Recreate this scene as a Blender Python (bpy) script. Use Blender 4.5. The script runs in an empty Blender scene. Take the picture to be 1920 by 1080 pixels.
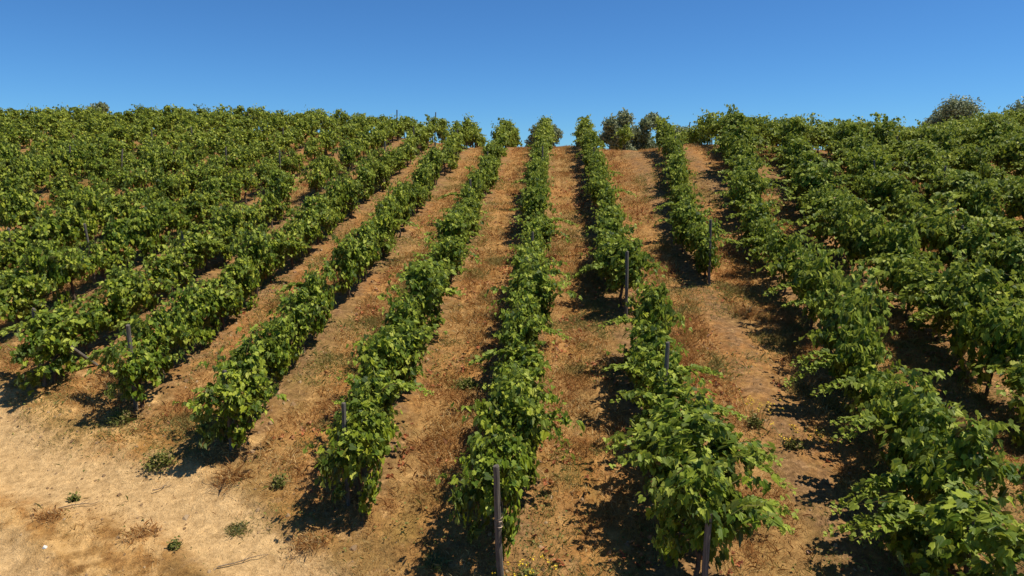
import bpy, math, random
import numpy as np
from mathutils import Vector, Matrix, Euler

R = np.random.default_rng(11)
PI = math.pi
scene = bpy.context.scene
COL = scene.collection

# ------------------------------------------------------------------ camera
F_PX = 1297.0                      # focal length in pixels of a 1920 wide frame
PITCH = math.radians(10.0)
CAM_Z = 7.33
cam_d = bpy.data.cameras.new("camera")
cam = bpy.data.objects.new("camera", cam_d)
COL.objects.link(cam)
cam_d.sensor_width = 36.0
cam_d.lens = 36.0 * F_PX / 1920.0
cam_d.clip_start = 0.1
cam_d.clip_end = 4000.0
cam.location = (0, 0, CAM_Z)
cam.rotation_euler = (PI / 2 - PITCH, 0, 0)
scene.camera = cam


def to_px(x, y, z):
    """where a world point stands in a 1920 x 1080 frame (only used to choose which vines get their own object)"""
    dz = z - CAM_Z
    d = y * math.cos(PITCH) - dz * math.sin(PITCH)
    up = y * math.sin(PITCH) + dz * math.cos(PITCH)
    return 960 + F_PX * x / d, 540 - F_PX * up / d, d


# ------------------------------------------------------------------ noise
_L = np.random.default_rng(5).random((256, 256))


def vnoise(x, y):
    x = np.asarray(x, float); y = np.asarray(y, float)
    xi = np.floor(x).astype(int); yi = np.floor(y).astype(int)
    fx = x - xi; fy = y - yi
    fx = fx * fx * (3 - 2 * fx); fy = fy * fy * (3 - 2 * fy)
    a = _L[xi % 256, yi % 256]; b = _L[(xi + 1) % 256, yi % 256]
    c = _L[xi % 256, (yi + 1) % 256]; d = _L[(xi + 1) % 256, (yi + 1) % 256]
    return (a * (1 - fx) + b * fx) * (1 - fy) + (c * (1 - fx) + d * fx) * fy


def fbm(x, y, o=4):
    s = 0; w = .5; t = 0
    for k in range(o):
        s = s + w * vnoise(x * 2 ** k + 17.3 * k, y * 2 ** k + 9.1 * k); t += w; w *= .5
    return s / t


def sstep(a, b, x):
    t = np.clip((np.asarray(x, float) - a) / (b - a), 0, 1)
    return t * t * (3 - 2 * t)


# ------------------------------------------------------------------ terrain
SL = 0.1853
S_END = -0.07


def crest_start(x):
    left = 9.0 * (1 - np.exp(-np.clip(-3 - x, 0, 60) / 8.0))
    return 43.0 + left - 6.0 * sstep(3.5, 8, x) + 5.0 * sstep(20, 36, x)


def hill(x, y):
    """height of the hill side: even slope, rounded crest, gentle fall behind"""
    x = np.asarray(x, float); y = np.asarray(y, float)
    L = 8.0
    ya = crest_start(x)
    t = np.clip(y - ya, 0, L)
    k = (SL - S_END) / L
    z = SL * np.minimum(y, ya) + SL * t - .5 * k * t * t + S_END * np.clip(y - ya - L, 0, None)
    z = z + 1.12 * sstep(2, 11, x) * sstep(20, 34, y) * (1 - .5 * sstep(14, 22, x) * (1 - sstep(28, 36, x)))
    return z


def ground(x, y):
    x = np.asarray(x, float); y = np.asarray(y, float)
    far = 1 - sstep(60, 90, np.hypot(x, y))
    r = (fbm(x * .45, y * .45, 3) - .5) * .16 + (fbm(x * 1.9 + 40, y * 1.9, 3) - .5) * .09
    lat = row_lat(x, y)
    berm = .06 * np.exp(-(lat / .45) ** 2) * sstep(-.3, .6, y - headland(x))
    tm = track_mask(x, y)
    tr = -.10 * tm + .05 * np.exp(-((tm - .35) / .18) ** 2) + (fbm(x * 4.5 + 3, y * 4.5, 3) - .5) * .07 * (1 - .6 * tm) * sstep(3, 0, y - headland(x))
    return hill(x, y) + (r + berm + tr) * far


# rows: parallel lines, 2.56 m apart, running up the slope and a little to the right
SP = 2.56
TAN = 0.0624


def row_x(n, y):
    base = -.8 + .083 + SP * n + TAN * y
    if n == 3:
        base = base - .3 - 1.15 * (1 - sstep(7.5, 17, y)) + .3 * sstep(17, 26, y)
    if n == 4:
        base = base - .4 * (1 - sstep(9, 19, y))
    if n >= 3:
        base = base - .15
    if n == 2:
        base = base + .2 * (1 - sstep(22, 28, y)) + 1.55 * sstep(21, 38, y)
    if n >= 3:
        base = base + 2.3 * sstep(22, 38, y)
    if n == 1:
        base = base + .2 * (1 - sstep(14, 18, y))
    return base


def row_lat(x, y):
    q = (x - (-.8 + .083 + TAN * y)) / SP
    return np.abs(q - np.round(q)) * SP


def headland(x):
    return 8.75 - .57 * np.minimum(x, 0) - .35 * np.maximum(x, 0)


def track_mask(x, y):
    # worn sandy wheel track across the lower left corner
    yc = 7.1 - .56 * x + .35 * np.sin(x * .9)
    m = np.exp(-((y - yc) / .95) ** 2)
    yc2 = 4.6 - .62 * x
    m2 = .75 * np.exp(-((y - yc2) / .6) ** 2)
    return np.maximum(m, m2) * (1 - sstep(-2.2, .3, x))


def axis(lo, hi, step, far):
    core = np.arange(lo, hi + 1e-6, step)
    out = []; s = step; p = hi
    while p < far:
        s *= 1.28; p += s; out.append(p)
    neg = []; s = step; p = lo
    while p > -far:
        s *= 1.28; p -= s; neg.append(p)
    return np.array(neg[::-1] + list(core) + out)


def new_mesh(name, verts, faces_flat, sizes, mats, attrs=None, midx=None, smooth=False):
    me = bpy.data.meshes.new(name)
    verts = np.asarray(verts, np.float32)
    me.vertices.add(len(verts)); me.vertices.foreach_set("co", verts.ravel())
    sizes = np.asarray(sizes, np.int32)
    me.loops.add(len(faces_flat)); me.loops.foreach_set("vertex_index", np.asarray(faces_flat, np.int32))
    me.polygons.add(len(sizes))
    st = np.concatenate([[0], np.cumsum(sizes)[:-1]]).astype(np.int32)
    me.polygons.foreach_set("loop_start", st)
    try:
        me.polygons.foreach_set("loop_total", sizes)
    except Exception:
        pass
    if midx is not None:
        me.polygons.foreach_set("material_index", np.asarray(midx, np.int32))
    me.polygons.foreach_set("use_smooth", np.full(len(sizes), smooth, dtype=bool))
    for k, v in (attrs or {}).items():
        a = me.attributes.new(k, 'FLOAT', 'POINT')
        a.data.foreach_set("value", np.asarray(v, np.float32))
    for m in mats:
        me.materials.append(m)
    me.update(calc_edges=True)
    me.validate()
    return me


def link(name, data, parent=None):
    o = bpy.data.objects.new(name, data)
    COL.objects.link(o)
    if parent is not None:
        o.parent = parent
    return o


def tag(o, label=None, cat=None, group=None, kind=None):
    if label: o["label"] = label
    if cat: o["category"] = cat
    if group: o["group"] = group
    if kind: o["kind"] = kind
    return o


# ------------------------------------------------------------------ materials
def mat(name):
    m = bpy.data.materials.new(name); m.use_nodes = True
    nt = m.node_tree; nt.nodes.clear()
    out = nt.nodes.new("ShaderNodeOutputMaterial")
    return m, nt, out


def N(nt, t, **kw):
    n = nt.nodes.new(t)
    for k, v in kw.items():
        if k.startswith("i_"):
            n.inputs[k[2:].replace("_", " ")].default_value = v
        else:
            setattr(n, k, v)
    return n


def ramp(nt, fac, stops, interp='LINEAR'):
    r = nt.nodes.new("ShaderNodeValToRGB")
    r.color_ramp.interpolation = interp
    e = r.color_ramp.elements
    while len(e) < len(stops):
        e.new(.5)
    for el, (p, c) in zip(e, stops):
        el.position = p; el.color = (*c, 1)
    nt.links.new(fac, r.inputs[0])
    return r.outputs[0]


def mix(nt, fac, a, b, mode='MIX'):
    m = nt.nodes.new("ShaderNodeMix"); m.data_type = 'RGBA'; m.blend_type = mode
    for s, v in ((m.inputs[0], fac), (m.inputs[6], a), (m.inputs[7], b)):
        if isinstance(v, (int, float)):
            s.default_value = v
        elif isinstance(v, tuple):
            s.default_value = (*v, 1)
        else:
            nt.links.new(v, s)
    return m.outputs[2]


def math_n(nt, op, a, b=None, clamp=False):
    m = nt.nodes.new("ShaderNodeMath"); m.operation = op; m.use_clamp = clamp
    for s, v in zip(m.inputs, (a, b)):
        if v is None: continue
        if isinstance(v, (int, float)): s.default_value = v
        else: nt.links.new(v, s)
    return m.outputs[0]


def noise(nt, vec, scale, detail=4, rough=.55):
    n = N(nt, "ShaderNodeTexNoise", i_Scale=scale, i_Detail=detail, i_Roughness=rough)
    nt.links.new(vec, n.inputs["Vector"])
    return n.outputs[0]


def attr(nt, name):
    a = nt.nodes.new("ShaderNodeAttribute"); a.attribute_name = name
    return a.outputs["Fac"]


def leaf_material(name, stops, young, dead, transl=.32, rough=.42, spec=.45, tcol=(.36, .42, .03)):
    m, nt, out = mat(name)
    geo = nt.nodes.new("ShaderNodeNewGeometry")
    rnd = geo.outputs["Random Per Island"]
    c = ramp(nt, rnd, stops)
    oi = nt.nodes.new("ShaderNodeObjectInfo")
    tint = ramp(nt, oi.outputs["Random"], [(0, (.86, .90, .80)), (.5, (1, 1, 1)), (1, (1.12, 1.03, .86))])
    c = mix(nt, .8, c, tint, 'MULTIPLY')
    c = mix(nt, attr(nt, "young"), c, young)
    c = mix(nt, attr(nt, "dead"), c, dead)
    # veins and blotches of the blade itself
    tc = nt.nodes.new("ShaderNodeTexCoord")
    nz = noise(nt, tc.outputs["Object"], 24, 3)
    c = mix(nt, .35, c, ramp(nt, nz, [(.3, (.72, .74, .68)), (.7, (1.25, 1.2, 1.15))]), 'MULTIPLY')
    # the underside of a vine leaf is paler and felted
    c = mix(nt, math_n(nt, 'MULTIPLY', geo.outputs["Backfacing"], .45), c, (.16, .20, .10))
    p = N(nt, "ShaderNodeBsdfPrincipled", i_Roughness=rough)
    p.inputs["Specular IOR Level"].default_value = spec
    nt.links.new(c, p.inputs["Base Color"])
    t = nt.nodes.new("ShaderNodeBsdfTranslucent")
    nt.links.new(mix(nt, .55, c, tcol), t.inputs[0])
    ms = nt.nodes.new("ShaderNodeMixShader"); ms.inputs[0].default_value = transl
    nt.links.new(p.outputs[0], ms.inputs[1]); nt.links.new(t.outputs[0], ms.inputs[2])
    nt.links.new(ms.outputs[0], out.inputs[0])
    return m


VINE_LEAF = leaf_material("vine_leaf",
    [(0, (.024, .052, .005)), (.33, (.070, .126, .009)), (.63, (.165, .230, .014)), (.88, (.33, .38, .030)), (1, (.42, .46, .08))],
    (.36, .42, .055), (.26, .15, .05), transl=.32, rough=.55, spec=.25)
OLIVE_LEAF = leaf_material("olive_leaf",
    [(0, (.16, .20, .09)), (.5, (.25, .29, .15)), (1, (.34, .38, .23))],
    (.2, .2, .1), (.2, .15, .08), transl=.35, rough=.5, tcol=(.2, .24, .1))
WEED_LEAF = leaf_material("weed_leaf",
    [(0, (.08, .095, .02)), (.5, (.14, .155, .035)), (1, (.24, .225, .06))],
    (.2, .22, .05), (.3, .2, .09), transl=.25, rough=.6, spec=.2)


def bark_material(name, dark, light, scale=30, stretch=.12):
    m, nt, out = mat(name)
    tc = nt.nodes.new("ShaderNodeTexCoord")
    mp = N(nt, "ShaderNodeMapping"); mp.inputs["Scale"].default_value = (1, 1, stretch)
    nt.links.new(tc.outputs["Object"], mp.inputs[0])
    a = noise(nt, mp.outputs[0], scale, 6, .7)
    b = noise(nt, tc.outputs["Object"], 4, 3)
    c = ramp(nt, a, [(.3, dark), (.7, light)])
    c = mix(nt, .5, c, ramp(nt, b, [(.3, (.65, .62, .6)), (.7, (1.15, 1.15, 1.12))]), 'MULTIPLY')
    p = N(nt, "ShaderNodeBsdfPrincipled", i_Roughness=.9)
    p.inputs["Specular IOR Level"].default_value = .15
    nt.links.new(c, p.inputs["Base Color"])
    bp = N(nt, "ShaderNodeBump", i_Strength=.8, i_Distance=.01)
    nt.links.new(a, bp.inputs["Height"]); nt.links.new(bp.outputs[0], p.inputs["Normal"])
    nt.links.new(p.outputs[0], out.inputs[0])
    return m


BARK = bark_material("vine_bark", (.045, .030, .020), (.16, .115, .08), 40, .15)
POST_WOOD = bark_material("weathered_post_wood", (.05, .042, .034), (.22, .19, .155), 60, .05)
OLIVE_BARK = bark_material("olive_bark", (.06, .05, .04), (.2, .17, .13), 12, .3)
TWIG = bark_material("dry_twig_bark", (.12, .08, .05), (.30, .22, .15), 40, .2)


def plain(name, stops, rough=.85, transl=0, metal=0, grass=False):
    m, nt, out = mat(name)
    geo = nt.nodes.new("ShaderNodeNewGeometry")
    c = ramp(nt, geo.outputs["Random Per Island"], stops)
    if grass:      # some patches are still half green, others rusty
        c = mix(nt, math_n(nt, 'MULTIPLY', attr(nt, "young"), .8), c, (.23, .215, .065))
        c = mix(nt, math_n(nt, 'MULTIPLY', attr(nt, "dead"), .7), c, (.40, .185, .06))
    p = N(nt, "ShaderNodeBsdfPrincipled", i_Roughness=rough, i_Metallic=metal)
    p.inputs["Specular IOR Level"].default_value = .2
    nt.links.new(c, p.inputs["Base Color"])
    if transl:
        t = nt.nodes.new("ShaderNodeBsdfTranslucent"); nt.links.new(c, t.inputs[0])
        ms = nt.nodes.new("ShaderNodeMixShader"); ms.inputs[0].default_value = transl
        nt.links.new(p.outputs[0], ms.inputs[1]); nt.links.new(t.outputs[0], ms.inputs[2])
        nt.links.new(ms.outputs[0], out.inputs[0])
    else:
        nt.links.new(p.outputs[0], out.inputs[0])
    return m


STEM = plain("green_cane", [(0, (.10, .14, .03)), (.6, (.17, .17, .05)), (1, (.2, .12, .05))], .6)
STRAW = plain("dry_straw", [(0, (.30, .14, .04)), (.25, (.44, .22, .07)), (.5, (.56, .33, .11)), (.75, (.66, .45, .18)), (.92, (.72, .56, .29)), (1, (.34, .27, .08))], .8, .35, 0, True)
DEAD_LEAF = plain("fallen_vine_leaf", [(0, (.22, .07, .03)), (.4, (.40, .13, .05)), (.75, (.48, .22, .10)), (1, (.30, .18, .11))], .8, .15)
FLOWER = plain("yellow_petal", [(0, (.75, .50, .03)), (1, (.85, .62, .06))], .6, .2)
STONE = plain("soil_clod", [(0, (.16, .095, .045)), (.6, (.26, .165, .085)), (1, (.36, .25, .14))], .95)
PALE_STONE = plain("pale_stone", [(0, (.55, .52, .47)), (1, (.62, .60, .55))], .9)
WIRE = plain("rusty_wire", [(0, (.22, .16, .12)), (1, (.30, .22, .17))], .5, 0, .7)


def soil_material():
    m, nt, out = mat("vineyard_soil")
    tc = nt.nodes.new("ShaderNodeTexCoord"); P = tc.outputs["Object"]
    big = noise(nt, P, .35, 4); mid = noise(nt, P, 1.4, 5, .6); fine = noise(nt, P, 9, 6, .65); grit = noise(nt, P, 45, 4, .7)
    # lane: mown straw over brown soil
    patch = noise(nt, P, 2.6, 6, .62); small = noise(nt, P, 5.5, 5, .65)
    straw = ramp(nt, small, [(.25, (.19, .095, .032)), (.42, (.30, .160, .056)), (.56, (.39, .225, .080)), (.72, (.50, .320, .130))])
    rust = ramp(nt, small, [(.28, (.20, .095, .032)), (.5, (.35, .175, .058)), (.72, (.46, .265, .095))])
    dull = ramp(nt, small, [(.28, (.13, .095, .040)), (.5, (.24, .170, .070)), (.72, (.36, .260, .115))])
    soil = ramp(nt, fine, [(.28, (.11, .068, .036)), (.5, (.22, .14, .075)), (.72, (.37, .25, .14))])
    lane = mix(nt, ramp(nt, mid, [(.44, (0, 0, 0)), (.58, (1, 1, 1))]), straw, rust)
    lane = mix(nt, ramp(nt, big, [(.44, (0, 0, 0)), (.58, (.85, .85, .85))]), lane, dull)
    lane = mix(nt, ramp(nt, patch, [(.54, (0, 0, 0)), (.64, (.7, .7, .7))]), lane, soil)
    rowm = math_n(nt, 'MULTIPLY', attr(nt, "row_soil"), ramp(nt, patch, [(.35, (.25, .25, .25)), (.6, (1, 1, 1))]))
    c = mix(nt, rowm, lane, soil)
    c = mix(nt, math_n(nt, 'MULTIPLY', attr(nt, "wheel"), .45), c, ramp(nt, small, [(.3, (.34, .205, .085)), (.7, (.48, .315, .145))]))
    sand = ramp(nt, patch, [(.28, (.40, .255, .105)), (.5, (.51, .345, .155)), (.72, (.58, .405, .195))])
    sm = math_n(nt, 'ADD', attr(nt, "sand"), math_n(nt, 'MULTIPLY', math_n(nt, 'SUBTRACT', patch, .5), 1.8))
    sm = math_n(nt, 'ADD', sm, math_n(nt, 'MULTIPLY', math_n(nt, 'SUBTRACT', mid, .5), 1.6))
    sm = ramp(nt, sm, [(.38, (0, 0, 0)), (.72, (1, 1, 1))])
    c = mix(nt, sm, c, sand)
    trk = math_n(nt, 'ADD', attr(nt, "track"), math_n(nt, 'MULTIPLY', math_n(nt, 'SUBTRACT', patch, .5), .7))
    c = mix(nt, ramp(nt, trk, [(.3, (0, 0, 0)), (.75, (1, 1, 1))]), c, ramp(nt, fine, [(.3, (.47, .33, .170)), (.7, (.57, .425, .235))]))
    g = noise(nt, P, .8, 5, .6)
    gm = math_n(nt, 'MULTIPLY', ramp(nt, g, [(.56, (0, 0, 0)), (.7, (.5, .5, .5))]), math_n(nt, 'SUBTRACT', 1.0, attr(nt, "track")))
    c = mix(nt, gm, c, (.19, .155, .048))
    rut = noise(nt, P, 3.6, 8, .72)
    c = mix(nt, .6, c, ramp(nt, rut, [(.36, (.62, .58, .52)), (.5, (1, 1, 1)), (.64, (1.22, 1.2, 1.16))]), 'MULTIPLY')
    c = mix(nt, .7, c, ramp(nt, grit, [(.25, (.5, .48, .45)), (.5, (1, 1, 1)), (.75, (1.35, 1.35, 1.35))]), 'MULTIPLY')
    c = mix(nt, .5, c, ramp(nt, fine, [(.25, (.62, .60, .56)), (.75, (1.28, 1.25, 1.2))]), 'MULTIPLY')
    c = mix(nt, 1.0, c, (1.0, .90, .78), 'MULTIPLY')
    p = N(nt, "ShaderNodeBsdfPrincipled", i_Roughness=.95)
    p.inputs["Specular IOR Level"].default_value = .1
    nt.links.new(c, p.inputs["Base Color"])
    h = math_n(nt, 'ADD', math_n(nt, 'MULTIPLY', fine, 1.0), math_n(nt, 'MULTIPLY', grit, .35))
    bp = N(nt, "ShaderNodeBump", i_Strength=.9, i_Distance=.07)
    nt.links.new(h, bp.inputs["Height"]); nt.links.new(bp.outputs[0], p.inputs["Normal"])
    nt.links.new(p.outputs[0], out.inputs[0])
    return m


# ------------------------------------------------------------------ ground
gx = np.unique(np.concatenate([axis(-40, 38, .22, 900), np.arange(-13, 5, .11)])); gy = np.unique(np.concatenate([axis(2, 72, .22, 900), np.arange(5, 17, .11)]))
GX, GY = np.meshgrid(gx, gy, indexing='ij')
GZ = ground(GX, GY)
ni, nj = GX.shape
idx = np.arange(ni * nj).reshape(ni, nj)
quads = np.stack([idx[:-1, :-1], idx[1:, :-1], idx[1:, 1:], idx[:-1, 1:]], -1).reshape(-1, 4)
lat = row_lat(GX, GY)
inside = sstep(-.6, .5, GY - headland(GX))
row_soil = np.exp(-(lat / .55) ** 2) * inside
wheel = np.exp(-((lat - .85) / .22) ** 2) * inside
sand = (1 - inside) * (.05 + .50 * sstep(-2.5, -6, GX))
sand = np.maximum(sand, .35 * (1 - sstep(0, 5, GY - headland(GX))) * sstep(1, -6, GX))
tr = track_mask(GX, GY)
ground_o = link("ground", new_mesh("ground", np.stack([GX, GY, GZ], -1).reshape(-1, 3), quads.ravel(), np.full(len(quads), 4),
    [soil_material()], dict(row_soil=row_soil.ravel(), wheel=wheel.ravel(), sand=sand.ravel(), track=tr.ravel()), smooth=True))
tag(ground_o, "dry vineyard hillside of brown soil and straw with a sandy track", "ground", kind="structure")

# ------------------------------------------------------------------ leaf builders
LEAF_HI = np.array([(0, .10, 0), (-.20, -.10, 0), (-.48, .02, 0), (-.56, .40, 0), (-.33, .46, 0), (-.30, .80, 0), (-.13, .76, 0), (0, 1.06, 0),
                    (.20, -.10, 0), (.48, .02, 0), (.56, .40, 0), (.33, .46, 0), (.30, .80, 0), (.13, .76, 0)], float)
HI_F = [[0, 7, 6, 5, 4, 3, 2, 1], [0, 8, 9, 10, 11, 12, 13, 7]]
LEAF_LO = np.array([(0, 0, 0), (-.52, .35, 0), (0, 1, 0), (.52, .35, 0)], float)
LO_F = [[0, 2, 1], [0, 3, 2]]
LEAF_OL = np.array([(0, 0, 0), (-.16, .5, 0), (0, 1, 0), (.16, .5, 0)], float)


def norm(v):
    return v / np.maximum(np.linalg.norm(v, axis=-1, keepdims=True), 1e-9)


def leaves(pos, nrm, tip, size, tmpl, faces, rng, fold=.25, droop=.25):
    """every leaf: blade folded on its midrib, tip bent down.  Returns verts, flat faces, sizes"""
    n = len(pos)
    nrm = norm(nrm); tip = norm(tip - nrm * np.sum(tip * nrm, -1, keepdims=True)); side = np.cross(tip, nrm)
    f = rng.normal(fold, .18, n)[:, None]; dr = rng.normal(droop, .2, n)[:, None]
    tx = tmpl[:, 0][None]; ty = tmpl[:, 1][None]
    tz = np.abs(tx) * f - dr * ty * ty + rng.normal(0, .035, (n, len(tmpl)))
    V = pos[:, None] + size[:, None, None] * (tx[..., None] * side[:, None] + ty[..., None] * tip[:, None] + tz[..., None] * nrm[:, None])
    nv = len(tmpl)
    ff = np.concatenate([np.array(a) for a in faces])
    flat = (ff[None] + (np.arange(n) * nv)[:, None]).ravel()
    sizes = np.tile([len(a) for a in faces], n)
    return V.reshape(-1, 3), flat, sizes


def tube(pts, rad, sides=6, cap=True):
    pts = np.asarray(pts, float); rad = np.asarray(rad, float) * np.ones(len(pts))
    V = []; Fc = []
    up = np.array([.31, .17, .93])
    for i, p in enumerate(pts):
        d = norm(pts[min(i + 1, len(pts) - 1)] - pts[max(i - 1, 0)])
        a = norm(np.cross(d, up if abs(d @ up) < .95 else np.array([1, 0, 0]))); b = np.cross(d, a)
        for k in range(sides):
            t = 2 * PI * k / sides
            V.append(p + rad[i] * (math.cos(t) * a + math.sin(t) * b))
    for i in range(len(pts) - 1):
        for k in range(sides):
            Fc.append([i * sides + k, i * sides + (k + 1) % sides, (i + 1) * sides + (k + 1) % sides, (i + 1) * sides + k])
    if cap:
        Fc.append(list(range(sides))[::-1]); Fc.append([(len(pts) - 1) * sides + k for k in range(sides)])
    return V, Fc


class Acc:
    """collects pieces of one mesh"""
    def __init__(s):
        s.V = []; s.F = []; s.S = []; s.M = []; s.A = {}; s.n = 0

    def add(s, V, flat, sizes, m=0, **at):
        V = np.asarray(V, float)
        s.V.append(V); s.F.append(np.asarray(flat) + s.n); s.S.append(np.asarray(sizes)); s.M.append(np.full(len(sizes), m)); s.n += len(V)
        for k in ("young", "dead"):
            s.A.setdefault(k, []).append(np.broadcast_to(np.asarray(at.get(k, 0.0), float), (len(V),)))

    def tube(s, pts, rad, sides=6, m=0):
        V, Fc = tube(pts, rad, sides)
        s.add(V, np.concatenate([np.array(f) for f in Fc]), [len(f) for f in Fc], m)

    def mesh(s, name, mats, smooth=False):
        return new_mesh(name, np.concatenate(s.V), np.concatenate(s.F), np.concatenate(s.S), mats,
                        {k: np.concatenate(v) for k, v in s.A.items()}, np.concatenate(s.M), smooth)


def foliage_points(rng, shoots, fill, width, top, low, half, wild_n=4, tall_n=3):
    """leaf positions of one vine; the row runs along local y"""
    P = []; Nn = []; T = []; S = []; Y = []; D = []; canes = []
    for i in range(shoots):
        p = np.array([rng.normal(0, .06), rng.uniform(-half, half), rng.uniform(.55, .85)])
        wild = i < wild_n
        lean = rng.normal(0, .40) if not wild else rng.choice([-1, 1]) * rng.uniform(.5, 1.1)
        d = norm(np.array([lean, rng.normal(0, .30), 1.0]))
        ln = rng.uniform(.65, 1.1) * (top / 1.5)
        if wild: ln = rng.uniform(1.0, 1.45)
        if wild_n <= i < wild_n + tall_n: ln = rng.uniform(1.05, 1.4); d = norm(np.array([rng.normal(0, .15), rng.normal(0, .2), 1.0]))
        k = int(ln / .065); path = [p.copy()]
        for j in range(k):
            p = p + d * .065
            path.append(p.copy())
            d = norm(d + np.array([.035 * np.sign(lean) * j / 6, rng.normal(0, .06), -.012 * j]) + rng.normal(0, .05, 3))
            if p[2] < low * .6:
                break
            for rep in range(2 if j < k - 4 else 1):
                a = rng.uniform(0, 2 * PI)
                off = np.array([math.cos(a), math.sin(a), rng.uniform(-.2, .5)])
                age = (k - j) / k
                P.append(p + off * rng.uniform(.04, .12))
                Nn.append(np.array([0, 0, 1]) * rng.uniform(.5, 1.1) + np.array([off[0], off[1], 0]) * .6 + rng.normal(0, .28, 3))
                T.append(off * np.array([1, 1, 0]) + np.array([0, 0, -.35]) + rng.normal(0, .2, 3))
                S.append(rng.uniform(.07, .15) * (.45 + .55 * min(1, (k - j + 1) / 5)))
                Y.append(max(0, 1 - (k - j) / 6.0) * .8); D.append(0)
        canes.append(np.array(path))
    # the leafy wall itself, in clumps
    nc = max(6, fill // 26)
    cl = []
    for i in range(nc):
        h = rng.uniform(0, 1) ** .8
        z = low + (top - low) * h
        w = width * (.62 + .38 * math.sin(min(1, h * 1.15) * PI * .62))
        if h > .82:
            x = rng.uniform(-w, w) * .8
        else:
            x = rng.choice([-1, 1]) * w * rng.uniform(.65, 1.05)
        cl.append((x, rng.uniform(-half, half), z, rng.uniform(.12, .22)))
    for i in range(fill):
        x, y, z, r = cl[rng.integers(nc)]
        o = norm(rng.normal(0, 1, 3)) * r * rng.uniform(.4, 1.1)
        p = np.array([x, y, z]) + o
        if p[2] < .12: continue
        outw = np.array([p[0] / width, .25 * o[1] / r, .35 + max(0, (p[2] - .6 * top)) / top * 2.0])
        P.append(p); Nn.append(norm(outw) + rng.normal(0, .38, 3))
        T.append(np.array([p[0] / width * .6, rng.normal(0, .5), -.8]) + rng.normal(0, .25, 3))
        S.append(rng.uniform(.06, .15)); Y.append(.25 * rng.random() if p[2] > .85 * top else 0)
        D.append(1.0 if rng.random() < (.035 if p[2] < .6 else .008) else 0)
    return [np.array(a, float) for a in (P, Nn, T, S, Y, D)] + [canes]


def make_foliage(seed, shoots=17, fill=620, width=.46, top=1.5, low=.38, half=.68, wild_n=4, tall_n=3):
    rng = np.random.default_rng(seed)
    P, Nn, T, S, Y, D, canes = foliage_points(rng, shoots, fill, width, top, low, half, wild_n, tall_n)
    a = Acc()
    V, F_, Z = leaves(P, Nn, T, S, LEAF_HI, HI_F, rng)
    a.add(V, F_, Z, 0, young=np.repeat(Y, len(LEAF_HI)), dead=np.repeat(D, len(LEAF_HI)))
    for c in canes:
        a.tube(c[::3] if len(c) > 6 else c, np.linspace(.006, .002, len(c[::3] if len(c) > 6 else c)), 3, 1)
    return a.mesh("foliage", [VINE_LEAF, STEM])


def make_trunk(seed):
    rng = np.random.default_rng(seed)
    a = Acc()
    z = np.linspace(-.12, .68, 9)
    px = np.cumsum(rng.normal(0, .018, 9)); py = np.cumsum(rng.normal(0, .022, 9))
    px -= px[1]; py -= py[1]
    rad = np.array([.055, .046, .036, .034, .038, .033, .035, .042, .03]) * rng.uniform(.85, 1.2)
    pts = np.stack([px, py, z], -1)
    a.tube(pts, rad, 8, 0)
    for s in (-1, 1):
        t = np.linspace(0, 1, 7)[:, None]
        arm = pts[-2] + t * np.array([rng.normal(0, .05), s * .58, .10]) + rng.normal(0, .012, (7, 3)) * (t > 0)
        a.tube(arm, np.linspace(.026, .012, 7), 6, 0)
    return a.mesh("trunk", [BARK], True)


def make_shoot(seed, length):
    """a long stray cane that arches out of the row along local +x, leaves shrinking to a pale tip"""
    rng = np.random.default_rng(seed)
    p = np.array([.15, 0, 1.15]); d = norm(np.array([1, rng.normal(0, .25), .35]))
    path = [p.copy()]; P = []; Nn = []; T = []; S = []; Y = []
    k = int(length / .055)
    for j in range(k):
        p = p + d * .055
        d = norm(d + np.array([.01, rng.normal(0, .05), -.055 + .045 * (j > k * .65)]) + rng.normal(0, .03, 3))
        path.append(p.copy())
        s = -1 if j % 2 else 1
        for rep in range(3):
            off = np.array([rng.normal(.2, .3), s * (1 if rep == 0 else -.7 if rep == 1 else .4), rng.uniform(-.3, .4)])
            P.append(p + off * rng.uniform(.03, .10))
            Nn.append(np.array([0, 0, 1]) + rng.normal(0, .35, 3))
            T.append(off + np.array([.3, 0, -.35]))
            S.append(rng.uniform(.10, .155) * (.35 + .65 * min(1, (k - j) / (k * .5))))
            Y.append(.15 + .7 * (j / k) ** 2)
    a = Acc()
    V, F_, Z = leaves(np.array(P), np.array(Nn), np.array(T), np.array(S), LEAF_HI, HI_F, rng)
    a.add(V, F_, Z, 0, young=np.repeat(Y, len(LEAF_HI)))
    a.tube(np.array(path)[::2], np.linspace(.006, .002, len(path[::2])), 4, 1)
    return a.mesh("trailing_shoot", [VINE_LEAF, STEM])


FOLIAGE = []
for i in range(13):
    g = np.random.default_rng(300 + i)
    FOLIAGE.append(make_foliage(100 + i, shoots=int(g.integers(17, 23)), fill=int(g.integers(540, 760)), width=g.uniform(.32, .48),
                                top=g.uniform(1.38, 1.62), low=g.uniform(.26, .50)))
FOLIAGE_UP = []            # slim upright plants of the middle rows
for i in range(9):
    g = np.random.default_rng(340 + i)
    FOLIAGE_UP.append(make_foliage(130 + i, shoots=int(g.integers(19, 24)), fill=int(g.integers(680, 880)), width=g.uniform(.24, .34),
                                   top=g.uniform(1.35, 1.62), low=g.uniform(.16, .40), wild_n=int(g.integers(0, 3)), tall_n=6))
FOLIAGE_FULL = [make_foliage(150 + i, 17, 900, .44, 1.55, .18) for i in range(2)]     # leafy to the ground
FOLIAGE_THIN = [make_foliage(160 + i, 9, 260, .36, 1.3, .5) for i in range(2)]       # open, see-through
TRUNKS = [make_trunk(200 + i) for i in range(6)]
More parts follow.
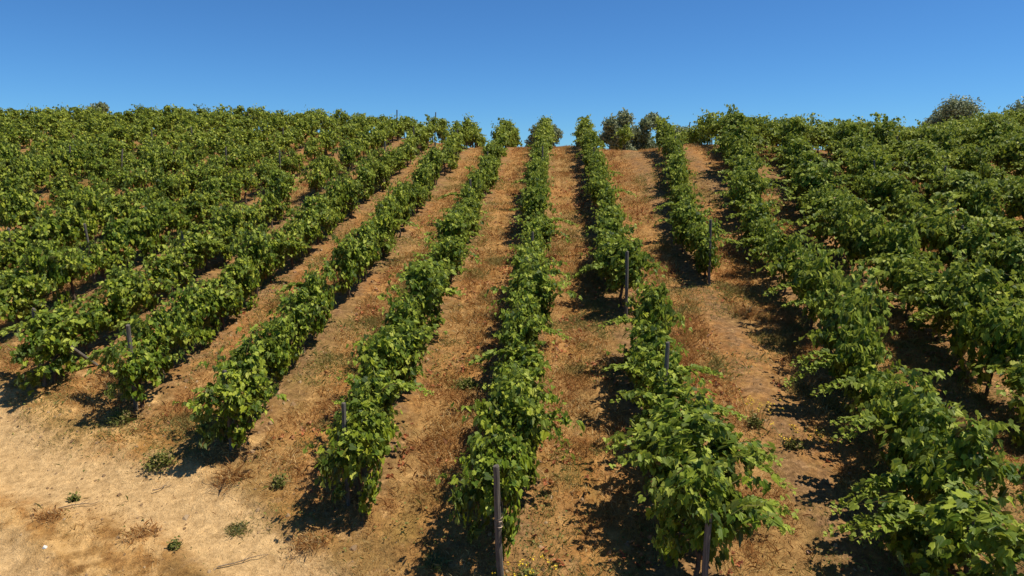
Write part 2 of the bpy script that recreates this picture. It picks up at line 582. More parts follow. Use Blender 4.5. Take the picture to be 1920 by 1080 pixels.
SHOOTS = [make_shoot(250 + i, l) for i, l in enumerate((.85, 1.05, 1.25, 1.5, 1.0))]

# ------------------------------------------------------------------ vines
FRONT = {0: 8.95, -1: 10.5, -2: 11.95, -3: 13.35, -4: 14.35, 1: 7.95, 2: 20.5, 3: 6.9, 4: 6.5}


def front_of(n):
    if n in FRONT: return FRONT[n]
    if n < -4: return 14.35 + 1.15 * (-4 - n)
    return 6.0


# long stray shoots, (row, distance up the slope, side, shoot mesh)
STRAYS = [(1, 8.7, 1, 2), (1, 9.9, 1, 3), (1, 10.8, 1, 1), (1, 10.2, -1, 2), (3, 8.4, -1, 3), (3, 7.6, -1, 2), (3, 10.4, -1, 1), (3, 11.1, -1, 2), (3, 12.9, -1, 2), (3, 15.2, -1, 1), (3, 16.2, -1, 1), (2, 21.6, 1, 0), (-1, 12.2, 1, 1), (0, 11.2, 1, 0), (0, 14.0, 1, 1), (0, 13.2, -1, 4), (1, 17.3, -1, 3), (1, 12.7, 1, 2), (1, 14.6, -1, 1), (1, 12.9, -1, 1),
          (1, 9.8, 1, 2), (1, 8.5, 1, 1), (3, 13.8, -1, 3), (3, 12.0, -1, 2), (3, 9.2, -1, 3), (-3, 13.8, -1, 3), (-3, 14.9, -1, 1), (-4, 14.8, -1, 2), (1, 18.4, 1, 1),
          (0, 23.0, 1, 2), (0, 18.3, 1, 0), (1, 28.0, 1, 2), (1, 31.0, 1, 1), (-1, 27, -1, 2), (-1, 21.5, 1, 0), (-2, 18.0, -1, 4), (-2, 22.5, 1, 2), (-1, 16.3, 1, 0),
          (-3, 20.5, 1, 1), (3, 17.6, -1, 2), (3, 20.3, -1, 1), (2, 25.0, -1, 2), (2, 21.5, 1, 0), (3, 24.0, -1, 0), (0, 29.5, -1, 1), (-4, 20.0, 1, 1), (4, 15.0, -1, 2), (4, 19.0, -1, 1)]

ROW_NAMES = {0: "centre row"}
_ord = ["", "first", "second", "third", "fourth", "fifth", "sixth", "seventh", "eighth", "ninth", "tenth", "eleventh", "twelfth", "thirteenth", "fourteenth", "fifteenth", "sixteenth", "seventeenth"]
for k in range(1, 18):
    ROW_NAMES[k] = f"{_ord[k]} row right of centre row"
    ROW_NAMES[-k] = f"{_ord[k]} row left of centre row"

plan = []          # every vine: row, number in row, x, y, z
for n in range(-17, 13):
    y = front_of(n) + .08
    if n in (0, 1): y = front_of(n) + .7
    if n == 2: y = front_of(n) + .45
    i = 0
    rr = np.random.default_rng(900 + n)
    y_end = float(crest_start(row_x(n, 45))) + 12 + rr.uniform(-1, 1)
    while y < y_end:
        x = float(row_x(n, y)) + rr.normal(0, .09)
        skip = rr.random() < (.085 if n <= -3 else .03) and i > 2
        if n == 2 and y > 40.5: skip = True
        if n == 1 and 15.85 < y < 17.75: skip = True
        if not skip:
            z = float(ground(x, y))
            u, v, d = to_px(x, y, z + 1.0)
            if d > 1 and -420 < u < 2500 and v < 1700:
                seen = -60 < u < 1980 and v < 1130
                plan.append((d if seen else 1e3 + d, n, i, x, y, z))
            i += 1
        y += rr.uniform(1.14, 1.34)
xv, yv = 7.3, 46.0
zv = float(ground(xv, yv)); plan.append((1000.0, 1, 99, xv, yv, zv))
plan.sort()
singles, rest = plan[:300], plan[300:]


def tilt_angle(y0):
    return -math.atan(TAN)


stray_of = {}
for (n, yy, s, mi) in STRAYS:
    best = min((p for p in singles if p[1] == n), key=lambda p: abs(p[4] - yy), default=None)
    if best is not None:
        stray_of.setdefault((best[1], best[2]), []).append((s, mi))

POST_YS = [20.3, 27.3, 34.3, 41.5, 48.8]


def section(n, y):
    k = sum(1 for p in POST_YS if p < y)
    return k


_tens = {20: "twentieth", 30: "thirtieth", 40: "fortieth"}


def ordinal(k):
    o = _ord + ["eighteenth", "nineteenth"]
    if k < 20: return o[k]
    if k % 10 == 0: return _tens[k]
    return {2: "twenty", 3: "thirty", 4: "forty"}[k // 10] + "-" + o[k % 10]


order_in_view = {}
for n in range(-17, 13):
    for q, p in enumerate(sorted((p for p in plan if p[1] == n and p[0] < 900), key=lambda p: p[4])):
        order_in_view[(n, p[2])] = q
for (d, n, i, x, y, z) in singles:
    rv = np.random.default_rng(5000 + 97 * (n + 30) + i)
    root = link("grapevine", None)
    root.empty_display_size = .3
    root.location = (x, y, z - .02)
    flip = PI if rv.random() < .5 else 0
    root.rotation_euler = (0, 0, tilt_angle(y))
    if n == 0 and i < 2: fm = FOLIAGE_FULL[i % 2]
    elif n == -2 and i == 0: fm = FOLIAGE_FULL[1]
    elif n == -1 and i == 0: fm = FOLIAGE_FULL[0]
    elif rv.random() < .07 and i > 2: fm = FOLIAGE_THIN[int(rv.integers(2))]
    elif -1 <= n <= 2 and not (n == 1 and i < 4): fm = FOLIAGE_UP[int(rv.integers(len(FOLIAGE_UP)))]
    elif rv.random() < .5 and not (n == 1 and i < 4): fm = FOLIAGE_UP[int(rv.integers(len(FOLIAGE_UP)))]
    else: fm = FOLIAGE[int(rv.integers(len(FOLIAGE)))]
    sc = rv.uniform(.9, 1.1)
    if fm in FOLIAGE_UP and not -1 <= n <= 2: sc *= 1.12
    f = link("foliage", fm, root)
    f.rotation_euler = (rv.normal(0, .03), rv.normal(0, .04), flip + rv.normal(0, .07))
    wide = 1.0 if n >= 0 else 1.04
    if n >= 3: wide = 1.08
    if -1 <= n <= 2: wide *= .95 - .22 * float(sstep(20, 30, y))
    if n <= -2: wide *= .66
    if n == 3: wide *= .95
    if n >= 4: wide *= 1.08
    if n == 1 and i < 2: wide *= 1.25
    f.scale = (sc * wide * rv.uniform(.74, 1.22), sc * rv.uniform(.90, 1.08), sc * rv.uniform(.82, 1.12) * (1.12 if n > 2 else .97 if n < -1 else 1.0))
    t = link("trunk", TRUNKS[int(rv.integers(len(TRUNKS)))], root)
    t.rotation_euler = (0, 0, PI * int(rv.integers(2)))
    extra = stray_of.get((n, i), [])
    for (s, mi) in extra:
        sh = link("trailing_shoot", SHOOTS[mi], root)
        sh.rotation_euler = (0, 0, (0 if s > 0 else PI) + rv.normal(0, .25))
        sh["label"] = "long pale tipped shoot leaning out over the lane"
    row = ROW_NAMES[n]
    grp = f"vines of the {row}"
    seen_i = order_in_view[(n, i)]
    place_w = "front" if n in FRONT and n < 3 else "frame edge"
    look = "thin open grapevine" if fm in FOLIAGE_THIN else "grapevine with stray shoot" if extra else "green grapevine"
    if seen_i == 0:
        lab = f"{look}, first plant at the {place_w}, {row}"
    else:
        lab = f"{look}, {ordinal(seen_i + 1)} from the {place_w}, {row}"
    tag(root, lab, "grapevine", grp)

# all vines beyond the nearest three hundred, up to and over the crest
LOW = []
for i in range(9):
    g = np.random.default_rng(700 + i)
    P, Nn, T, S, Y, D, canes = foliage_points(g, 13, 320, g.uniform(.38, .52), g.uniform(1.40, 1.64), g.uniform(.12, .35), .68, 2, 6)
    S = S * 1.22
    LOW.append((P, Nn, T, S, Y))
acc = Acc()
for q, (d, n, i, x, y, z) in enumerate(rest):
    g = np.random.default_rng(8000 + q)
    P, Nn, T, S, Y = LOW[int(g.integers(len(LOW)))]
    a = tilt_angle(y) + (PI if g.random() < .5 else 0) + g.normal(0, .07)
    M = np.array([[math.cos(a), -math.sin(a), 0], [math.sin(a), math.cos(a), 0], [0, 0, 1]])
    s = g.uniform(.84, 1.16, 3); s[2] = g.uniform(.78, 1.2); s[0] *= 1.1 if n >= 3 else .86 if n <= -2 else .64; s[0] *= .8 if n <= -2 else 1; s[2] *= 1.0 if n <= -2 else 1.04
    keep = g.random(len(P)) < (1.0 if g.random() > .08 else .5)
    V, F_, Z = leaves(((P * s) @ M.T + np.array([x, y, z]))[keep], (Nn @ M.T)[keep], (T @ M.T)[keep], S[keep], LEAF_LO, LO_F, g)
    acc.add(V, F_, Z, 0, young=np.repeat(np.clip(Y[keep] + max(0, g.normal(0, .16)), 0, 1), 4))
    acc.tube(np.array([[x, y, z - .1], [x + .02, y, z + .4], [x, y + .03, z + .8]]), [.05, .04, .03], 5, 1)
far_o = link("distant_grapevines", acc.mesh("distant_grapevines", [VINE_LEAF, BARK]))
tag(far_o, "mass of distant green grapevines covering the upper hillside up to the crest", "grapevines", kind="stuff")


# ------------------------------------------------------------------ posts
def post_mesh(seed, h, r=.036):
    rng = np.random.default_rng(seed)
    z = np.array([-.35, 0, .25, .55, .9, h * .75, h - .012, h])
    z = np.sort(z)
    pts = np.stack([np.cumsum(rng.normal(0, .006, 8)), np.cumsum(rng.normal(0, .006, 8)), z], -1)
    rr = r * (1 + rng.normal(0, .05, 8)); rr[-1] = r * .82
    a = Acc(); a.tube(pts, rr, 9, 0)
    return a.mesh("wooden_post", [POST_WOOD], False)


def add_post(n, y, h, label, lean=(0, 0), r=.043, dx=0.0, group="wooden trellis posts"):
    x = float(row_x(n, y)) + dx
    me = post_mesh(int(1000 + n * 37 + y * 10), h, r)
    o = link("wooden_post", me)
    o.location = (x, y, float(ground(x, y)))
    o.rotation_euler = (lean[0], lean[1], R.uniform(0, 6))
    tag(o, label, "post", group)
    return o


p0 = add_post(0, 8.85, 1.72, "grey weathered wooden post tied with wire, front end of the centre row", (.02, -.05), .048)
a = Acc()
for (zc, rr_, turns) in ((.92, .06, 2.3), (.84, .058, 1.5)):
    t = np.linspace(0, 1, 40)
    a.tube(np.stack([rr_ * np.cos(t * turns * 2 * PI), rr_ * np.sin(t * turns * 2 * PI), zc + .10 * (t - .5) + .02 * np.sin(9 * t)], -1), .0035, 4, 0)
a.tube(np.array([[.06, 0, .95], [.10, .02, 1.1], [.09, .05, 1.22], [.04, .05, 1.28]]), .003, 4, 0)
link("wire_tie", a.mesh("wire_tie", [WIRE]), p0)
add_post(-1, 10.4, 1.72, "dark wooden post rising through the front vine of the first row left of centre", (0, .01), .036)
add_post(-2, 11.85, 1.5, "wooden post under foliage at the front of the second row left of centre", (0, .02), .036)
add_post(-3, 13.3, 1.75, "grey wooden post half hidden in leaves, front of third row left of centre", (0, 0), .042)
p4 = add_post(-4, 14.3, 1.7, "grey wooden post with a slanting brace, front of fourth row left of centre", (0, 0), .042)
p4.rotation_euler = (0, -.02, 0)
a = Acc()
bx = float(row_x(-4, 15.5)) - p4.location.x + .55
bz = float(ground(p4.location.x + bx, 15.3)) - p4.location.z
a.tube(np.array([[.03, .05, 1.25], [bx * .5, .5, .66 + bz * .5], [bx, 1.0, bz - .08]]), [.034, .037, .04], 8, 0)
link("brace", a.mesh("brace", [POST_WOOD]), p4)
add_post(1, 7.9, 1.62, "grey wooden post at the front end of the first row right of centre", (0, .02), .04, dx=-.12)
add_post(1, 12.0, 1.95, "dark post top poking from leaves, second post of first row right of centre", (0, .02), .038, dx=-.05)
add_post(1, 17.6, 1.85, "dark bare wooden post beside a gap in the first row right of centre", (0, 0), .042, dx=.02)
add_post(2, 20.35, 1.95, "tall dark wooden post at the front end of the short second row right of centre", (0, -.03), .043)
add_post(3, 8.2, 1.55, "grey wooden post among leaves, low in the third row right of centre", (0, 0), .036)
for n in range(-9, 7):
    for k, yy in enumerate(POST_YS):
        if n == 2 and (k == 0 or k >= 3): continue
        if n == 1 and k == 0: continue
        if yy < front_of(n) + 2: continue
        rp = np.random.default_rng(400 + 10 * (n + 20) + k)
        show = rp.random() < .5 or (n, k) in ((-2, 0), (-4, 1), (-2, 2), (-3, 2), (-4, 4), (-3, 4), (-5, 2), (-6, 2), (-9, 2), (3, 4))
        if not show: continue
        tall = 2.05 if (n, k) in ((-2, 2), (-3, 2), (-4, 4), (-3, 4), (3, 4), (-5, 4), (-7, 4)) else rp.uniform(1.6, 1.9)
        y = yy + rp.normal(0, .12)
        u, v, d = to_px(float(row_x(n, y)), y, float(ground(row_x(n, y), y)) + 1.6)
        if not (10 < u < 1910): continue
        add_post(n, y, tall, f"dark wooden post near {['the lower', 'the lower middle', 'the middle', 'the upper', 'the crest'][k]}" + (" slope" if k < 4 else "") + f" in the {ROW_NAMES[n]}",
                 (rp.normal(0, .03), rp.normal(0, .04)), .036)


# ------------------------------------------------------------------ ground cover (uncountable)
def visible(x, y, m=60):
    z = hill(x, y)
    dz = z - CAM_Z
    d = y * math.cos(PITCH) - dz * math.sin(PITCH); up = y * math.sin(PITCH) + dz * math.cos(PITCH)
    u = 960 + F_PX * x / d; v = 540 - F_PX * up / d
    return (u > -m) & (u < 1920 + m) & (v < 1080 + m * 2), d


def scatter(n, y0, y1, dens):
    y = R.uniform(y0, y1, n); x = R.uniform(-30, 26, n)
    ok, d = visible(x, y)
    x = x[ok]; y = y[ok]; d = d[ok]
    p = dens(x, y)
    k = R.random(len(x)) < p
    return x[k], y[k], d[k]


def blades(x, y, length, width, lean, rng):
    n = len(x); z = ground(x, y) - .01
    a = rng.uniform(0, 2 * PI, n); b = rng.uniform(0, 2 * PI, n)
    l = np.abs(rng.normal(lean, .35, n))
    base = np.stack([x, y, z], -1)
    w = np.stack([np.cos(a), np.sin(a), np.zeros(n)], -1) * width[:, None]
    dirv = np.stack([np.cos(b) * np.sin(l), np.sin(b) * np.sin(l), np.cos(l)], -1)
    mid = base + dirv * (length * .55)[:, None]
    tip = base + dirv * length[:, None] + np.stack([np.cos(b), np.sin(b), -np.ones(n) * .6], -1) * (length * .22)[:, None]
    V = np.stack([base - w, base + w, mid + w * .7, tip, mid - w * .7], 1).reshape(-1, 3)
    flat = (np.array([0, 1, 2, 3, 4])[None] + (np.arange(n) * 5)[:, None]).ravel()
    return V, flat, np.full(n, 5)


def straw_density(x, y):
    lat = row_lat(x, y); ins = sstep(-.5, .8, y - headland(x))
    c = sstep(.40, .60, fbm(x * 1.5, y * 1.5, 4)) * .75 + .25
    lane = sstep(.35, .8, lat) * (1 - .45 * np.exp(-((lat - .85) / .2) ** 2))
    head = .5 * np.exp(-((y - headland(x) + .6) / 1.0) ** 2) + .45 * sstep(.46, .66, fbm(x * .8 + 30, y * .8, 4))
    head = np.where(x > -1.5, np.maximum(head, .5 * c), head)
    return (ins * lane * c + (1 - ins) * head) * (1 - .92 * track_mask(x, y))


def green_patch(x, y):
    return sstep(.48, .60, fbm(x * .8 + 21, y * .8 + 5, 4)) * (.55 + .45 * (1 - sstep(18, 30, y)))


def rusty_patch(x, y):
    return sstep(.50, .62, fbm(x * .7 + 61, y * .7 + 35, 4))


gr = np.random.default_rng(77)
acc = Acc()
x, y, d = scatter(1700000, 6, 24, straw_density)
acc.add(*blades(x, y, gr.uniform(.06, .22, len(x)) * (.4 + 1.2 * fbm(x * .7, y * .7, 3)) * (.5 + .5 * sstep(-.6, .6, y - headland(x))), gr.uniform(.0035, .007, len(x)) * (d / 12) ** .6 * (.6 + .4 * sstep(-.6, .6, y - headland(x))), .75, gr), 0, young=np.repeat(green_patch(x, y), 5), dead=np.repeat(rusty_patch(x, y), 5))
x, y, d = scatter(900000, 24, 58, straw_density)
acc.add(*blades(x, y, gr.uniform(.08, .22, len(x)), gr.uniform(.005, .010, len(x)), .6, gr), 0, young=np.repeat(green_patch(x, y), 5), dead=np.repeat(rusty_patch(x, y), 5))
dry = link("dry_grass", acc.mesh("dry_grass", [STRAW]))
tag(dry, "short sun dried straw coloured grass covering the lanes between the vine rows", "dry grass", kind="stuff")


def weed_density(x, y):
    lat = row_lat(x, y); ins = sstep(-.5, .8, y - headland(x))
    c = sstep(.49, .63, fbm(x * .8 + 21, y * .8 + 5, 4))
    edge = np.exp(-((lat - .5) / .4) ** 2)
    fringe = np.exp(-((y - headland(x) + .5) / .9) ** 2) * sstep(.42, .58, fbm(x * 1.3 + 8, y * 1.3, 3))
    return np.maximum(c * (.25 + .75 * edge) * (.35 + .65 * ins), .55 * fringe) * (1 - track_mask(x, y))


acc = Acc()
x, y, d = scatter(700000, 6, 36, weed_density)
bl = gr.random(len(x)) < .6
acc.add(*blades(x[bl], y[bl], gr.uniform(.05, .2, bl.sum()), gr.uniform(.0025, .0055, bl.sum()) * (d[bl] / 14) ** .5, .6, gr), 0, dead=0)
x, y = x[~bl], y[~bl]; nn = len(x)
V, F_, Z = leaves(np.stack([x, y, ground(x, y) + np.abs(gr.normal(0, .07, nn))], -1), np.stack([gr.normal(0, .5, nn), gr.normal(0, .5, nn), np.ones(nn)], -1),
                  gr.normal(0, 1, (nn, 3)), gr.uniform(.02, .05, nn), LEAF_LO, LO_F, gr, .3, .3)
acc.add(V, F_, Z, 0, dead=np.repeat((gr.random(nn) < .2) * .8, 4))
wd = link("green_weeds", acc.mesh("green_weeds", [WEED_LEAF]))
tag(wd, "low dull green weeds growing in patches beside the vine rows", "weeds", kind="stuff")


def dead_density(x, y):
    lat = row_lat(x, y); ins = sstep(-.2, 1.0, y - headland(x))
    c = sstep(.59, .70, fbm(x * 1.3 + 70, y * 1.3 + 3, 3))
    return c * sstep(.25, .6, lat) * ins + .012 * ins


acc = Acc()
x, y, d = scatter(100000, 6, 40, dead_density)
nn = len(x)
pos = np.stack([x, y, ground(x, y) + gr.uniform(.01, .05, nn)], -1)
b = gr.uniform(0, 2 * PI, nn)
V, F_, Z = leaves(pos, np.stack([np.zeros(nn), np.zeros(nn), np.ones(nn)], -1) + gr.normal(0, .5, (nn, 3)), np.stack([np.cos(b), np.sin(b), np.zeros(nn)], -1),
                  gr.uniform(.05, .10, nn), LEAF_HI, HI_F, gr, .5, .5)
acc.add(V, F_, Z, 0)
dl = link("fallen_leaves", acc.mesh("fallen_leaves", [DEAD_LEAF]))
tag(dl, "patches of curled reddish brown fallen vine leaves on the ground", "fallen leaves", kind="stuff")

# clods and crumbs of soil
acc = Acc()
x, y, d = scatter(40000, 6, 26, lambda x, y: .06 + .3 * (y < headland(x)) * sstep(.45, .6, fbm(x * 1.2, y * 1.2, 3)) + .8 * np.exp(-(row_lat(x, y) / .5) ** 2) * sstep(.4, .6, fbm(x, y, 3)) * sstep(-.3, .5, y - headland(x)))
oct_v = np.array([(1, 0, 0), (0, 1, 0), (-1, 0, 0), (0, -1, 0), (0, 0, 1), (.5, .5, .7), (-.5, .4, .6), (.1, -.6, .7)], float)
nn = len(x)
s = gr.gamma(2, .008, nn) + .007
base = np.array([(1, 0, -.2), (.5, .87, -.2), (-.5, .87, -.2), (-1, 0, -.2), (-.5, -.87, -.2), (.5, -.87, -.2), (.55, .2, .6), (-.3, .5, .65), (-.2, -.55, .6)], float)
fc = [[0, 1, 6], [1, 2, 7, 6], [2, 3, 7], [3, 4, 8, 7], [4, 5, 8], [5, 0, 6, 8], [6, 7, 8]]
V = np.stack([x, y, ground(x, y)], -1)[:, None] + s[:, None, None] * (base[None] * gr.uniform(.6, 1.3, (nn, 9, 3)))
ff = np.concatenate([np.array(a) for a in fc])
acc.add(V.reshape(-1, 3), (ff[None] + (np.arange(nn) * 9)[:, None]).ravel(), np.tile([len(a) for a in fc], nn), 0)
cl = link("soil_clods", acc.mesh("soil_clods", [STONE]))
tag(cl, "small crumbled clods of grey brown soil under the vine rows", "soil clods", kind="stuff")


# ------------------------------------------------------------------ single plants and litter of the headland
def tuft_mesh(seed, rad, h, n, m, lean=.55, leafy=False):
    rng = np.random.default_rng(seed)
    a = Acc()
    nk = 7
    kc = rng.normal(0, rad * .2, (nk, 2)); kr = rng.uniform(.35, .6, nk) * rad; kh = rng.uniform(.5, 1.1, nk)
    n = int(n * 1.5)
    w_ = rng.integers(nk, size=n)
    x = kc[w_, 0] + rng.normal(0, 1, n) * kr[w_] * .6; y = kc[w_, 1] + rng.normal(0, 1, n) * kr[w_] * .6
    if leafy:
        z = np.abs(rng.normal(0, .5, n)) * h * kh[w_] * .8 + .01
        P = np.stack([x, y, z], -1)
        V, F_, Z = leaves(P, np.stack([rng.normal(0, .5, n), rng.normal(0, .5, n), np.ones(n)], -1), rng.normal(0, 1, (n, 3)),
                          rng.uniform(.025, .06, n), LEAF_LO, LO_F, rng, .3, .3)
        a.add(V, F_, Z, 0, dead=np.repeat((rng.random(n) < .15) * .8, 4))
        n = n // 3; x = x[:n]; y = y[:n]; w_ = w_[:n]
    base = np.stack([x, y, np.full(n, -.02)], -1)
    L = h * kh[w_] * rng.uniform(.4, 1.2, n)
    t = rng.uniform(0, 2 * PI, n)
    w = np.stack([-np.sin(t), np.cos(t), np.zeros(n)], -1) * rng.uniform(.0025, .005, n)[:, None]
    l = np.abs(rng.normal(lean, .35, n)); tt = rng.uniform(0, 2 * PI, n)
    dv = np.stack([np.cos(tt) * np.sin(l), np.sin(tt) * np.sin(l), np.cos(l)], -1)
    mid = base + dv * (L * .55)[:, None]; tip = base + dv * L[:, None] + np.stack([np.cos(tt), np.sin(tt), -np.ones(n)], -1) * (L * .22)[:, None]
    V = np.stack([base - w * .6, base + w * .6, mid + w, tip, mid - w], 1).reshape(-1, 3)
    a.add(V, (np.array([0, 1, 2, 3, 4])[None] + (np.arange(n) * 5)[:, None]).ravel(), np.full(n, 5), 0, dead=np.repeat((rng.random(n) < .4) * .9, 5))
    return a.mesh("tuft", [m])


def place(o, x, y, rz=0):
    o.location = (x, y, float(ground(x, y))); o.rotation_euler = (0, 0, rz); return o


def from_px(u, v):
    """plan position of a spot seen on the slope, rounded to the decimetre"""
    d = 9990.0 / (v - 55.0)
    return round((u - 960) * d / F_PX, 1), round((d - 1.273) / .9526, 1)


for k, (u, v, rad, h, n, m, lf, lab) in enumerate([
        (300, 875, .30, .28, 420, WEED_LEAF, True, "leafy green weed clump at the edge of the sandy track below the second left row"),
        (225, 790, .28, .35, 420, WEED_LEAF, True, "bushy green weed clump beside the front post of the third left row"),
        (445, 990, .26, .16, 380, WEED_LEAF, False, "grey green grass tuft on the sand near the bottom of the slope"),
        (135, 935, .12, .16, 90, WEED_LEAF, True, "tiny green weed standing alone in the sandy track"),
        (325, 1035, .10, .18, 80, WEED_LEAF, True, "small green weed on sand at the bottom of the slope"),
        (520, 915, .16, .22, 160, WEED_LEAF, True, "small green weed between the first and second left row ends"),
        (255, 1005, .35, .16, 420, STRAW, False, "dry yellow grass tuft on the sandy ground at lower left"),
        (590, 1010, .40, .22, 520, STRAW, False, "dry reddish grass clump in front of the first left row"),
        (100, 970, .35, .14, 380, STRAW, False, "thin dry grass patch in the sandy track"),
        (430, 905, .30, .35, 300, STRAW, False, "tall pale dry grass tuft below the second left row post"),
        (1165, 690, .35, .45, 420, STRAW, False, "tall brown dry grass tuft in the lane left of the gap"),
        (1395, 590, .45, .40, 520, STRAW, False, "brown dry grass mound in the wide right lane"),
        (870, 720, .40, .22, 420, WEED_LEAF, True, "green weed patch in the lane left of the centre row"),
        (610, 870, .22, .2, 180, WEED_LEAF, True, "green weed at the foot of the first left row"),
        (820, 1050, .28, .2, 260, WEED_LEAF, False, "green grass tuft in the shade left of the bottom centre post")]):
    x, y = from_px(u, v)
    nm = "grass_tuft" if m is STRAW or not lf else "weed_clump"
    tag(place(link(nm, tuft_mesh(600 + k, rad, h, n, m, .7 if not lf else .6, lf)), x, y, k), lab, "grass tuft" if nm == "grass_tuft" else "weed")

# yellow flowered weeds
for k, (u, v, lab) in enumerate([(1415, 800, "yellow flowering weed in the lane right of the first right row"),
                                 (1490, 840, "orange yellow flowering weed beside the third right row"),
                                 (985, 1075, "low weed with small yellow flowers at the foot of the centre post")]):
    x, y = from_px(u, v)
    r_ = link("flowering_weed", None); place(r_, x, y)
    rng = np.random.default_rng(640 + k)
    a = Acc(); fl = Acc()
    hh = .5 if k == 0 else .32 if k == 1 else .2
    for j in range(16):
        bx_, by_ = rng.normal(0, .10, 2); top = np.array([bx_ * 2.2, by_ * 2.2, hh * rng.uniform(.6, 1.05)])
        a.tube(np.array([[bx_, by_, -.02], [bx_ * 1.4, by_ * 1.4, top[2] * .5], top]), [.005, .004, .003], 4, 0)
        for q in range(5):
            c = top + rng.normal(0, .02, 3)
            V, F_, Z = leaves(np.array([c]), np.array([[0, 0, 1.0]]) + rng.normal(0, .4, (1, 3)), rng.normal(0, 1, (1, 3)), np.array([.028]), LEAF_LO, LO_F, rng)
            fl.add(V, F_, Z, 0)
    link("stems", a.mesh("stems", [STEM]), r_)
    link("leaves", tuft_mesh(660 + k, .2, hh * .6, 130, WEED_LEAF, .6, True), r_)
    link("flowers", fl.mesh("flowers", [FLOWER]), r_)["kind"] = "stuff"
    tag(r_, lab, "flower")

for k, (u, v, ln, rz, lab) in enumerate([(460, 1050, .7, .5, "long dry twig lying on sand at the bottom edge"), (147, 950, .55, .25, "dark dry twig lying across the sandy track"),
                                         (300, 915, .3, .8, "short dry stick beside the leafy weed clump"), (100, 690, .7, .9, "grey dead branch below the slanting brace")]):
    x, y = from_px(u, v)
    rng = np.random.default_rng(680 + k)
    a = Acc()
    t = np.linspace(-.5, .5, 7)
    pts = np.stack([t * ln, rng.normal(0, .02, 7), .015 + np.abs(rng.normal(0, .012, 7))], -1)
    a.tube(pts, np.linspace(.011, .004, 7), 5, 0)
    a.tube(np.array([pts[3], pts[3] + [.08, .07, .02], pts[3] + [.17, .12, .03]]), [.006, .004, .002], 4, 0)
    o = place(link("twig", a.mesh("twig", [TWIG])), x, y, rz)
    o.location.z += .02
    tag(o, lab, "twig")
x, y = from_px(82, 1030)
a = Acc(); nn = 1
rng = np.random.default_rng(3)
bmv = base * rng.uniform(.8, 1.2, (9, 3)) * np.array([.045, .035, .04])
a.add(bmv, ff, [len(q) for q in fc], 0)
tag(place(link("stone", a.mesh("stone", [PALE_STONE])), x, y), "small white stone on the sand in the lower left corner", "stone")


# ------------------------------------------------------------------ olive trees behind the crest
def olive(x, y, h, w, seed, label, lobes=9, low=.3):
    rng = np.random.default_rng(seed)
    r_ = link("olive_tree", None)
    r_.location = (x, y, float(hill(x, y)))
    a = Acc()
    th = h * .35
    a.tube(np.array([[0, 0, -.3], [.05, .02, th * .5], [.02, .05, th]]), [.24, .2, .17], 9, 0)
    cs = []
    for k in range(lobes):
        t = 2 * PI * k / lobes + rng.normal(0, .3)
        rr_ = w * .5 * rng.uniform(.25, .85)
        c = np.array([rr_ * math.cos(t), rr_ * math.sin(t), h * rng.uniform(low, .84)])
        cs.append((c, rng.uniform(.17, .28) * w))
        a.tube(np.array([[.02, .05, th - .1], c * [.5, .5, 1] * [1, 1, .8], c]), [.10, .06, .02], 6, 0)
    link("trunk", a.mesh("trunk", [OLIVE_BARK], True), r_)
    P = []; Nn = []
    for k in range(int(11000)):
        c, r0 = cs[rng.integers(len(cs))]
        dv = norm(rng.normal(0, 1, 3)); rad = r0 * rng.uniform(.2, 1.0) ** .5 * (1 + .3 * math.sin(dv[0] * 7 + dv[2] * 9))
        P.append(c + dv * rad * np.array([1, 1, .85])); Nn.append(dv + rng.normal(0, .6, 3))
    P = np.array(P); Nn = np.array(Nn)
    P[:, 2] *= h / np.percentile(P[:, 2], 99)
    V, F_, Z = leaves(P, Nn, rng.normal(0, 1, (len(P), 3)) + [0, 0, .6], rng.uniform(.20, .36, len(P)), LEAF_OL * [1.9, 1, 1], LO_F, rng, .2, .1)
    c_ = Acc(); c_.add(V, F_, Z, 0)
    link("crown", c_.mesh("crown", [OLIVE_LEAF]), r_)
    tag(r_, label, "tree")
    return r_


def crest_tree(u, v_top, d, w_px, seed, label, lobes=9, low=.3):
    # real tree on the ground behind the crest, tall enough to look over it
    x = (u - 960) * d / F_PX
    y = d / math.cos(PITCH)
    for _ in range(8):
        up = (540 - v_top) * d / F_PX
        zt = CAM_Z + up * math.cos(PITCH) - d * math.sin(PITCH)
        y = d * math.cos(PITCH) + up * math.sin(PITCH)
    h = zt - float(hill(x, y))
    return olive(round(x, 1), round(y, 1), h, w_px * d / F_PX, seed, label, lobes, low)


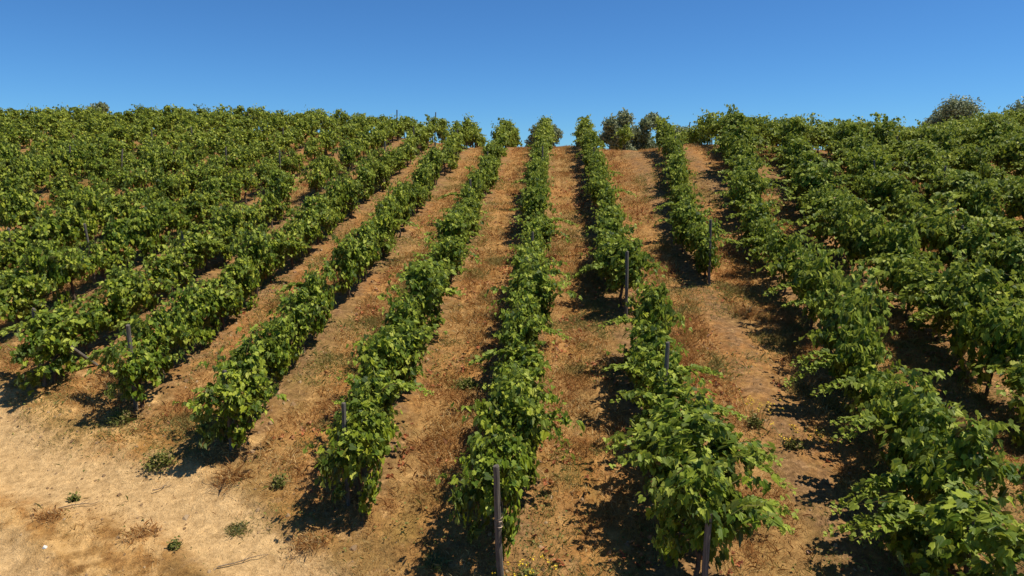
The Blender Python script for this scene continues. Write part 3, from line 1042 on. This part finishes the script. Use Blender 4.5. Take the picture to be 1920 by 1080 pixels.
crest_tree(1164, 217, 68, 64, 31, "grey green olive tree behind the crest, left of the pair at the row tops", 13, .15)
crest_tree(1202, 219, 70, 60, 32, "grey olive tree behind the crest, right of the pair at the row tops", 13, .15)
crest_tree(1015, 238, 78, 80, 33, "low olive tree behind the crest at the top of the centre row", 7)
crest_tree(1284, 240, 80, 60, 34, "small faint olive tree behind the crest between two right rows", 6)
crest_tree(1785, 190, 76, 90, 35, "rounded grey olive tree standing over the vines at the right skyline", 8)
crest_tree(1925, 170, 70, 90, 36, "dark olive tree cut by the right edge of the picture", 8)
crest_tree(178, 196, 90, 60, 37, "pale olive tree top just above the vines at the left skyline", 6)

# ------------------------------------------------------------------ light
EL = math.radians(64); AZ = math.radians(90)       # azimuth clockwise from the view direction
to_sun = Vector((math.cos(EL) * math.sin(AZ), math.cos(EL) * math.cos(AZ), math.sin(EL)))
sd = bpy.data.lights.new("sun", 'SUN'); sd.energy = 4.8; sd.angle = math.radians(.5); sd.color = (1.0, .93, .80)
so = bpy.data.objects.new("sun", sd); COL.objects.link(so)
so.rotation_euler = to_sun.to_track_quat('Z', 'Y').to_euler()
so.location = (20, -10, 40)
w = bpy.data.worlds.new("World"); scene.world = w; w.use_nodes = True
nt = w.node_tree; nt.nodes.clear()
sky = nt.nodes.new("ShaderNodeTexSky"); sky.sky_type = 'NISHITA'; sky.sun_disc = False
sky.sun_elevation = EL; sky.sun_rotation = AZ
sky.altitude = 2000; sky.air_density = 1.0; sky.dust_density = 0.0; sky.ozone_density = 4.0
bg = nt.nodes.new("ShaderNodeBackground"); bg.inputs[1].default_value = .075
wo = nt.nodes.new("ShaderNodeOutputWorld")
# clear dry summer air: a deeper blue than the standard atmosphere
nt.links.new(mix(nt, 1.0, sky.outputs[0], (.44, .82, 1.15), 'MULTIPLY'), bg.inputs[0]); nt.links.new(bg.outputs[0], wo.inputs[0])

scene.view_settings.view_transform = 'Standard'
scene.view_settings.look = 'None'
scene.view_settings.exposure = 0.44
scene.view_settings.gamma = 1
scene.render.engine = 'CYCLES'
scene.cycles.max_bounces = 6
scene.cycles.transparent_max_bounces = 4
